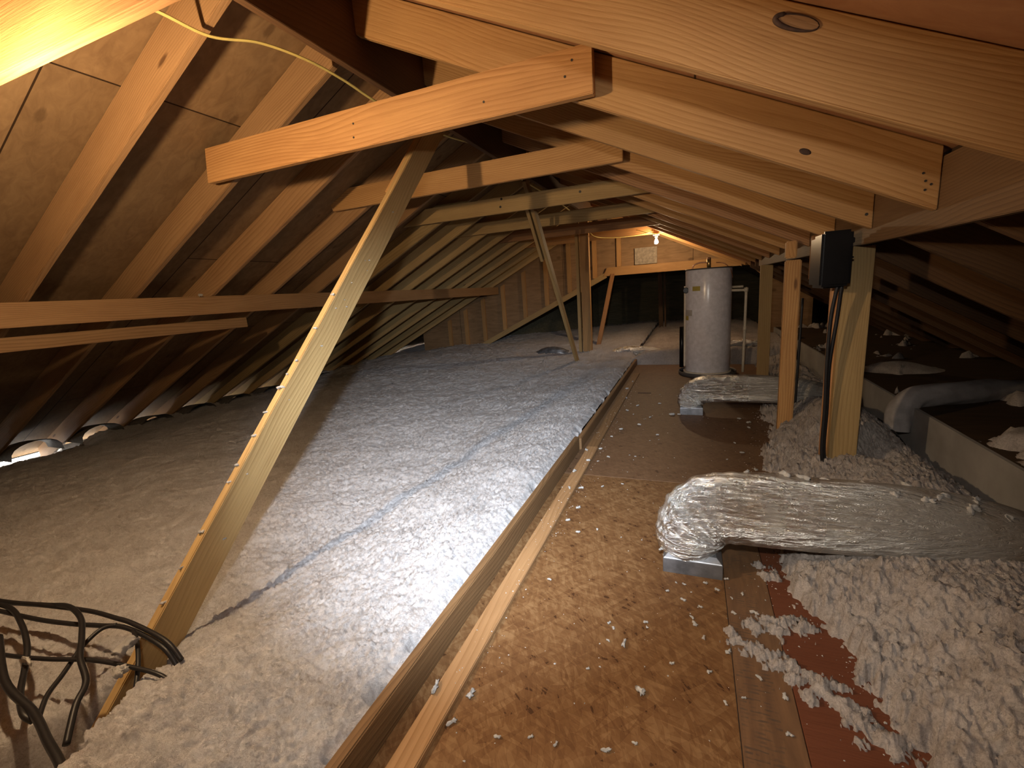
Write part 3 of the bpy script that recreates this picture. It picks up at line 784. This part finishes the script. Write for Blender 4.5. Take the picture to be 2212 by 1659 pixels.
# drain pan
bm = bmesh.new(); seg = 64
prof = [(.0, .004), (.33, .004), (.338, .048), (.345, .048), (.345, .0), (0, 0)]
R_ = [[bm.verts.new((q * math.cos(2 * math.pi * i / seg), q * math.sin(2 * math.pi * i / seg), z)) for i in range(seg)] if q > 0 else [bm.verts.new((0, 0, z))] for q, z in prof]
for A, B in zip(R_, R_[1:]):
    for i in range(seg):
        j = (i + 1) % seg
        if len(A) == 1: bm.faces.new((A[0], B[i], B[j]))
        elif len(B) == 1: bm.faces.new((A[i], A[j], B[0]))
        else: bm.faces.new((A[i], A[j], B[j], B[i]))
bm_obj('drain_pan', bm, PAN, wh, smooth=True)
cyl('base_ring', (HX, HY, .038), .285, .030, ENAMEL_TRIM, wh, 64)
def on_tank(ang, z, wd, ht, mat, name, d=.004):
    """curved plate on the tank wall; angle 0 faces the camera side (-y)"""
    a0 = math.radians(ang) - wd / .268 / 2; n_ = 6; vv, ff = [], []
    for s_ in (.268 + .0008, .268 + d):
        for k in range(n_ + 1):
            a = a0 + wd / .268 * k / n_
            for zz in (z - ht / 2, z + ht / 2): vv.append((s_ * math.sin(a), -s_ * math.cos(a), zz))
    m_ = 2 * (n_ + 1)
    for k in range(n_):
        a, b, c_, d_ = 2 * k, 2 * k + 1, 2 * k + 3, 2 * k + 2
        ff.append((m_ + a, m_ + d_, m_ + c_, m_ + b)); ff.append((a, b, c_, d_))
        ff.append((b, m_ + b, m_ + c_, c_)); ff.append((a, d_, m_ + d_, m_ + a))
    ff.append((0, m_, m_ + 1, 1)); e = 2 * n_; ff.append((e, e + 1, m_ + e + 1, m_ + e))
    return mesh_obj(name, vv, ff, mat, wh)
on_tank(-32, 1.095, .10, .055, YELLOW, 'yellow_label')
on_tank(-60, .80, .15, .075, PALE, 'paper_label')
on_tank(-66, .735, .08, .055, YELLOW, 'yellow_label')
on_tank(-88, .62, .10, 1.02, ENAMEL_TRIM, 'element_cover', .018)
k_ = cyl('thermostat_knob', (HX - .268 * math.sin(math.radians(70)) - .01, HY - .268 * math.cos(math.radians(70)) - .02, 1.08), .036, .05, BLACK, wh, 20, 'Y', .006)
cyl('pipe_nipple', (HX + .0, HY - .06, 1.385), .024, .11, BRASS, wh, 20)
cyl('pipe_nipple', (HX - .0, HY - .06, 1.442), .021, .03, COPPER, wh, 20)
tube('supply_line', [(HX - .19, HY - .05, 1.33), (HX - .17, HY - .05, 1.38), (HX - .10, HY - .05, 1.405), (HX - .02, HY - .05, 1.40)], .008, COPPER, wh, n=6, seg=8)
tube('relief_cable', [(HX + .08, HY - .12, 1.39), (HX + .17, HY - .15, 1.37), (HX + .24, HY - .12, 1.29), (HX + .268, HY - .05, 1.20)], .005, COPPER, wh, n=6, seg=8)
tube('relief_pipe', [(HX + .25, HY - .05, 1.045), (HX + .41, HY - .12, 1.042), (HX + .414, HY - .12, 1.038), (HX + .412, HY - .12, .62), (HX + .405, HY - .12, .04)], .016, PVC, wh, n=3, seg=12)
tube('relief_pipe', [(HX + .25, HY - .02, 1.085), (HX + .385, HY - .09, 1.085)], .014, PVC, wh, n=2, seg=12)
cyl('pipe_coupling', (HX + .412, HY - .12, .58), .021, .05, PVC, wh, 16)
cyl('pipe_coupling', (HX + .413, HY - .12, 1.045), .023, .05, PVC, wh, 16)
o = tube('vent_pipe', [(-.13, 6.45, .05), (-.13, 6.45, .6)], .03, BLACK, n=2, seg=14); tag(o, 'black pipe standing behind the left side of the water heater', 'pipe')

# ============================================================ BLACK BOX AND ITS CONDUITS
bb = empty('equipment_box', (.672, 2.895, 1.11)); tag(bb, 'glossy black plastic box mounted on the side of the nearest post', 'equipment box')
box('housing', (.612, 2.79, 1.11), (.704, 3.06, 1.388), BLACK, bb, .018, 4)
box('cover', (.600, 2.752, 1.118), (.733, 2.79, 1.392), BLACK, bb, .012, 4)
box('status_window', (.6115, 2.82, 1.29), (.6125, 2.85, 1.32), PAN, bb)
box('mounting_ear', (.725, 2.765, 1.325), (.741, 2.785, 1.352), BLACK, bb, .003)
box('mounting_ear', (.722, 2.765, 1.252), (.741, 2.785, 1.262), BLACK, bb, .002)
o = tube('black_conduit', [(.690, 2.80, 1.12), (.676, 2.82, .95), (.678, 2.84, .7), (.688, 2.86, .45), (.690, 2.87, .2), (.715, 2.88, .04)], .009, BLACKC, n=8); tag(o, 'black conduit hanging from the box, left one of two', 'cable')
o = tube('black_conduit', [(.708, 2.80, 1.12), (.706, 2.83, .95), (.692, 2.85, .7), (.700, 2.87, .45), (.703, 2.88, .2), (.738, 2.89, .03)], .009, BLACKC, n=8); tag(o, 'black conduit hanging from the box, right one touching the post', 'cable')
o = tube('thin_pipe', [(.71, 4.05, .05), (.725, 4.05, .5), (.735, 4.05, 1.10)], .009, BLACKC, n=4); tag(o, 'thin dark pipe rising between the second post and the black box', 'pipe')
o = tube('thin_pipe', [(.80, 4.2, .05), (.805, 4.2, .5), (.81, 4.2, 1.0)], .009, BLACKC, n=4); tag(o, 'dark pipe just right of the other thin one, near the nearest post', 'pipe')
o = tube('black_conduit', [(.93, 5.6, .13), (1.00, 4.9, .13), (1.13, 4.0, .16), (1.20, 3.65, .165), (1.225, 3.40, .12), (1.23, 3.2, .05)], .014, BLACKC, n=8); tag(o, 'black conduit lying along the grey step behind the nearest post', 'cable')

# ============================================================ LIGHT BULBS AND CORDS
def bulb(loc, stem, strength, label):
    x, y, z = loc
    root = empty('light_bulb', Vector(loc)); tag(root, label, 'light bulb')
    bm = bmesh.new(); prof = [(.0, -.034), (.014, -.031), (.025, -.021), (.030, -.006), (.029, .008), (.022, .026), (.015, .040), (.013, .050)]
    R2 = []; sg = 24
    for q, zz in prof: R2.append([bm.verts.new((q * math.cos(2 * math.pi * i / sg), q * math.sin(2 * math.pi * i / sg), zz)) for i in range(sg)] if q else [bm.verts.new((0, 0, zz))])
    for A, B in zip(R2, R2[1:]):
        for i in range(sg):
            j = (i + 1) % sg
            if len(A) == 1: bm.faces.new((A[0], B[j], B[i]))
            else: bm.faces.new((A[i], A[j], B[j], B[i]))
    bm_obj('glass', bm, bulbmat('bulb_glow', strength), root, smooth=True)
    cyl('screw_base', (x, y, z + .062), .014, .026, BRASS, root, 16)
    cyl('socket', (x, y, z + .088), .024, .04, PORCELAIN, root, 24, bevel=.004)
    if stem: cyl('stem', (x, y, z + .105 + stem / 2), .004, stem, PORCELAIN, root, 12)
    cyl('lampholder', (x, y, z + .112 + stem), .052, .018, PORCELAIN, root, 32, bevel=.005)
    return root
bulb((-1.76, .69, 1.715), .68, BULB_NEAR, 'glowing bare bulb under the near collar tie, just past the left edge')
bulb((-.552, 7.86, 1.842), 0, BULB_FAR, 'small glowing bare bulb hanging under the sixth collar tie')
o = tube('yellow_cable', [(-1.90, .84, 2.16), (-1.89, 1.08, 2.25), (-1.841, 1.259, 2.300), (-1.832, 1.491, 2.305), (-1.759, 1.674, 2.340), (-1.721, 1.897, 2.355), (-1.718, 2.143, 2.358), (-1.732, 2.445, 2.350), (-1.72, 2.80, 2.355),
     (-1.700, 3.183, 2.365), (-1.635, 3.582, 2.385), (-1.628, 3.95, 2.37), (-1.61, 4.6, 2.31), (-1.60, 5.25, 2.30), (-1.60, 5.9, 2.29), (-1.60, 6.7, 2.25)], .0105, CORD_Y, n=8, seg=10, flat=.45)
tag(o, 'yellow electrical cable strung along under the ridge', 'cable')
o = tube('yellow_cable', [(-1.53, 7.38, 2.06), (-1.46, 7.45, 1.99), (-1.3, 7.6, 1.965), (-1.0, 7.75, 1.965), (-.75, 7.84, 1.985), (-.60, 7.86, 2.03), (-.56, 7.9, 2.10)], .007, CORD_Y, n=8, seg=8)
tag(o, 'yellow cord drooping from the centre post to the far light bulb', 'cable')
o = tube('yellow_cable', [(-.86, 7.87, 2.06), (-.78, 7.86, 2.03), (-.70, 7.86, 2.0), (-.58, 7.86, 1.985)], .007, CORD_Y, n=6, seg=8)
tag(o, 'short yellow cord end curling left of the far light bulb', 'cable')

# coils of black cable standing out of the insulation at the lower left
coil = [
 ('top loop of black cable arching over the lower left corner', .011, [(-2.60, .66, .16), (-2.42, .68, .165), (-2.25, .71, .17), (-2.09, .71, .20), (-1.94, .68, .21), (-1.83, .63, .20), (-1.745, .585, .19), (-1.65, .55, .165), (-1.60, .50, .15), (-1.53, .44, .11)]),
 ('black cable bending down at the left edge to meet the thick one', .011, [(-2.58, .64, .17), (-2.36, .65, .18), (-2.16, .61, .19), (-2.03, .57, .17), (-1.95, .53, .15), (-1.84, .475, .14), (-1.735, .44, .14), (-1.70, .445, .12)]),
 ('black cable curving in from the left edge to the brace, upper of two', .010, [(-2.55, .66, .15), (-2.34, .69, .17), (-2.14, .715, .18), (-2.0, .735, .18), (-1.88, .74, .18), (-1.78, .745, .175), (-1.615, .745, .15), (-1.54, .74, .10)]),
 ('black cable just under it running to the same spot on the brace', .010, [(-2.45, .63, .17), (-2.2, .66, .16), (-2.04, .69, .155), (-1.93, .715, .155), (-1.8, .735, .160), (-1.62, .735, .135), (-1.55, .73, .08)]),
 ('black cable drooping from the bundle down to the thick cable', .009, [(-1.85, .73, .165), (-1.88, .70, .165), (-1.87, .64, .15), (-1.81, .56, .135), (-1.76, .50, .13), (-1.69, .45, .12)]),
 ('thin black cable running level behind the coils to the brace', .0085, [(-2.4, .50, .15), (-2.12, .53, .15), (-1.92, .565, .155), (-1.76, .61, .155), (-1.62, .635, .15), (-1.484, .655, .135), (-1.42, .66, .08)]),
 ('thick black cable running out of the bottom left corner', .014, [(-2.15, .55, .19), (-1.90, .47, .165), (-1.71, .452, .14), (-1.56, .42, .135), (-1.44, .395, .135), (-1.32, .36, .13)]),
 ('short black cable dropping in front of the brace foot', .0085, [(-1.765, .735, .16), (-1.68, .70, .16), (-1.61, .66, .14), (-1.56, .62, .11), (-1.535, .585, .07), (-1.54, .56, .02)]),
]
for lab, r, pts in coil:
    o = tube('black_cable', pts, r * .78, BLACKC, n=8, seg=10); tag(o, lab, 'cable')

# ============================================================ EAVE ON THE LEFT
for k in range(-1, 10):
    y = LY0 + LDY * k
    # curved cardboard baffle standing in the bay beyond rafter k
    vv, ff = [], []; n1, n2 = 10, 5
    for s_ in (0, .006):
        for i in range(n1 + 1):
            a = math.pi * i / n1
            for j in range(n2 + 1):
                t = j / n2
                yy = y + .25 + .215 * (-math.cos(a))
                zz = -.235 + (.055 if k < 2 else 0) + (.165 * math.sin(a) ** .7) * (1 - .25 * t) + .02
                vv.append((-6.55 - .35 * t + s_, yy, zz - s_))
    m_ = (n1 + 1) * (n2 + 1)
    for i in range(n1):
        for j in range(n2):
            a = i * (n2 + 1) + j; b = a + 1; c_ = a + n2 + 2; d_ = a + n2 + 1
            ff.append((a, b, c_, d_)); ff.append((m_ + a, m_ + d_, m_ + c_, m_ + b))
    o = mesh_obj('vent_baffle', [Vector(q) - Vector((-6.7, y + .15, -.28)) for q in vv], ff, BAFFLE, loc=(-6.7, y + .15, -.28), smooth=True)
    tag(o, 'dark curved vent baffle at the left eave, %s one going back' % ORD[k + 1], 'baffle', 'vent baffles along the eave')

# ============================================================ FLUFF SCRAPS
def tuft_mesh(seed, flat=.45):
    rnd = random.Random(seed)
    bm = bmesh.new(); bmesh.ops.create_icosphere(bm, subdivisions=3, radius=1)
    ph = [rnd.uniform(0, 6.28) for _ in range(9)]; st2 = rnd.uniform(.5, 1.0)
    for v_ in bm.verts:
        d = v_.co.normalized(); a = math.atan2(d.y, d.x)
        r = .52 + .24 * math.sin(2 * a + ph[0]) + .18 * math.sin(3 * a + ph[1]) + .15 * math.sin(5 * a + ph[2] + d.z * 3) + .12 * math.sin(9 * a + ph[3] + d.z * 4) + .07 * rnd.uniform(-1, 1)
        r += .18 * max(0, math.sin(7 * d.x + ph[4]) * math.sin(7 * d.y + ph[5]))
        r = max(.15, r)
        v_.co = Vector((d.x * r, d.y * r * st2, d.z * r * flat + .05 * rnd.uniform(-1, 1)))
    zmin = min(v_.co.z for v_ in bm.verts)
    for v_ in bm.verts: v_.co.z -= zmin * .8
    me = bpy.data.meshes.new('tuft'); bm.to_mesh(me); bm.free(); me.materials.append(TUFT)
    for p in me.polygons: p.use_smooth = True
    return me
TM = [tuft_mesh(100 + i) for i in range(10)]
rnd = random.Random(5)
def tuft(x, y, s, z=0.0, lab='small white scrap of insulation fluff scattered on the walkway boards', grp='fluff scraps on the walkway', st3=None):
    o_ = bpy.data.objects.new('insulation_tuft', TM[rnd.randrange(10)]); COL.objects.link(o_)
    o_.location = (x, y, z); o_.rotation_euler = (0, 0, rnd.uniform(0, 6.28)); o_.scale = (s, s * (st3 or 1), s)
    return tag(o_, lab, 'fluff scrap', grp)
named = [(-.205, 1.335, .022, 'jagged scrap of fluff in the middle of the strand board'), (-.131, 1.162, .024, 'stringy scrap of fluff on the strand board, right of centre low'),
         (-.198, .956, .016, 'white pod-shaped scrap of fluff at the bottom of the walkway'), (-.722, .965, .030, 'long shredded scrap of fluff lying across the batten'),
         (-.618, .995, .024, 'curled scrap of fluff just right of the batten'), (-.628, .898, .020, 'rounded scrap of fluff against the batten, nearest the camera')]
for x, y, s, lab in named:
    tuft(x, y, s, .020 if x < -.65 else 0.0, lab, None, st3=.7)
near = [(.01, 1.532, .013), (.02, 1.50, .015), (.047, 1.443, .012), (-.146, 1.461, .011), (-.388, 2.615, .010), (.10, 1.72, .012), (.06, 1.75, .013), (-.02, 1.72, .010), (.141, 1.80, .012), (.19, 1.72, .012),
        (-.08, 1.66, .010), (-.02, 1.62, .013), (.04, 1.60, .010), (-.27, 1.42, .010), (-.25, 1.40, .009), (-.3, 1.20, .008), (-.05, 1.30, .010), (.06, 1.30, .011), (.10, 1.20, .010),
        (.25, 1.15, .012), (.31, 1.02, .015), (.36, .98, .012), (.28, .93, .010), (-.13, 1.00, .009), (-.33, .93, .011), (-.49, .90, .012), (-.4, .93, .010), (-.55, 1.6, .012), (-.52, 2.0, .014),
        (-.60, 2.1, .016), (-.58, 2.25, .018), (-.68, 2.45, .018), (-.62, 2.5, .020), (-.5, 2.55, .014), (-.71, 2.7, .022), (-.66, 2.9, .02), (-.72, 3.1, .024), (-.63, 3.2, .018), (-.55, 3.05, .016),
        (-.60, 3.5, .015), (-.55, 3.7, .02), (-.42, 3.85, .02), (-.25, 3.6, .018), (-.35, 4.1, .016), (-.58, 4.3, .02), (-.5, 4.5, .02), (-.3, 4.6, .018), (-.66, 4.8, .022), (-.7, 5.2, .025), (-.68, 5.6, .02),
        (.38, 3.0, .02), (.33, 3.3, .018), (.40, 2.75, .02), (.43, 3.9, .02), (.45, 4.05, .022), (.38, 4.15, .02), (.3, 3.5, .015), (-.16, 4.2, .03), (-.1, 4.22, .02), (.22, 1.62, .018), (.15, 1.6, .012),
        (.12, 1.40, .015), (.20, 1.32, .014), (.26, 1.27, .015)]
def where(x, y):
    if x < -.48:
        if y < 1.8: p = 'beside the batten near the bottom of the photo'
        elif y < 3.3: p = 'on or beside the middle of the floor batten'
        else: p = 'beside the far end of the floor batten'
    elif y > 2.72: p = 'on the worn far plywood' if x < .15 else 'at the insulation edge between the two foil ducts'
    elif x > .13: p = 'on the dark plywood right of the seam'
    elif y > 1.55: p = 'around the metal boot of the large duct'
    elif y > 1.2: p = 'on the strand board, in front of the duct boot'
    else: p = 'on the strand board nearest the camera'
    return 'small white scrap of insulation fluff ' + p, 'fluff scraps ' + p
for x, y, s in near:
    tuft(x, y, s, .019 if -.73 < x < -.655 and y < 3.2 else (.013 if -.74 < x < -.66 else 0.0), *where(x, y))
for i in range(34):
    x = rnd.uniform(-.64, .30); y = rnd.choice([rnd.uniform(.85, 2.6), rnd.uniform(2.7, 5.4)])
    tuft(x, y, rnd.uniform(.005, .010), 0.0, *where(x, y))
# scraps clinging to the long brace
lab = 'fluff scrap clinging to the long diagonal brace'
ed = Vector((0, -.73, .68))
for t in [.1, .22, .35, .55, .62, .75, .86, .98, 1.05, 1.12, 1.3, 1.5]:
    p = B0 + dB * t + ed * (.066 + .003) + Vector((rnd.uniform(-.012, .012), 0, 0))
    tuft(p.x, p.y, rnd.uniform(.010, .020), p.z, lab, 'fluff on the long brace')
for t, e in [(.95, .02), (1.25, .0), (1.45, .03), (1.5, -.02), (1.52, .01), (1.62, .02), (1.75, -.03), (1.78, .01), (1.8, -.01), (2.15, 0), (.6, .03), (.35, -.02)]:
    p = B0 + dB * t + ed * e + Vector((.021, 0, 0))
    o = tuft(p.x, p.y, rnd.uniform(.005, .010), p.z, lab, 'fluff on the long brace')
tuft(-3.765, 2.55, .03, 1.35, 'lone fluff scrap hanging on the long purlin under the left slope', None, st3=.5)
tuft(-1.92, .53, .035, .17, 'torn scrap of fluff caught on the black cable coil at the left', None, st3=.5)
tuft(-1.66, .66, .05, .17, 'big torn fluff scrap hooked on the cables beside the brace foot', None, st3=.6)
tuft(-1.60, .61, .04, .15, 'lower torn fluff scrap hanging below the cables at the brace foot', None, st3=.6)
for x, y, z, s in ((.3, 1.93, .395, .03), (.36, 1.99, .398, .03), (.42, 1.97, .395, .035), (.22, 1.99, .40, .022), (.12, 1.97, .385, .02), (.62, 1.98, .385, .03), (.5, 1.99, .39, .025), (.70, 1.93, .378, .03), (.8, 1.93, .362, .035), (.86, 1.98, .355, .04), (.93, 1.95, .335, .04), (.97, 2.02, .33, .045), (.77, 2.03, .37, .035), (1.03, 1.98, .30, .04), (-.115, 1.83, .085, .014), (-.1, 1.81, .07, .012)):
    tuft(x, y, s, z - .012, 'fluff scrap lying on top of the large foil duct', 'fluff on the foil duct')
# dust-fine crumbs nobody could count
cv, cf = [], []
rr = random.Random(11)
for i in range(900):
    if i < 380: x, y = rr.gauss(-.66, .05), rr.uniform(1.0, 5.6)
    elif i < 620: x, y = rr.uniform(-.62, .34), .7 + 4.6 * rr.random() ** 1.6
    else: y = rr.uniform(1.0, 4.6); x = float(np.interp(y, BK[:, 0], BK[:, 1])) - abs(rr.gauss(0, .09))
    if x < -.73: continue
    z = .0205 if -.729 < x < -.651 and y < 3.2 else (.0145 if -.742 < x < -.658 and y < 6.2 else .0005)
    s = .0011 + .0034 * rr.random() ** 2.2; a = rr.uniform(0, 6.28); e = rr.uniform(.3, 1)
    b0 = len(cv)
    for q in range(5):
        t = a + q * 1.2566; l = s * (e if q % 2 else 1) * rr.uniform(.7, 1.3)
        cv.append((x + math.cos(t) * l, y + math.sin(t) * l, z))
    cv.append((x, y, z + s * .8))
    for q in range(5): cf.append((b0 + q, b0 + (q + 1) % 5, b0 + 5))
o = mesh_obj('insulation_crumbs', cv, cf, TUFT); tag(o, 'fine white crumbs of insulation dusted over the walkway and batten', 'insulation crumbs', kind='stuff')
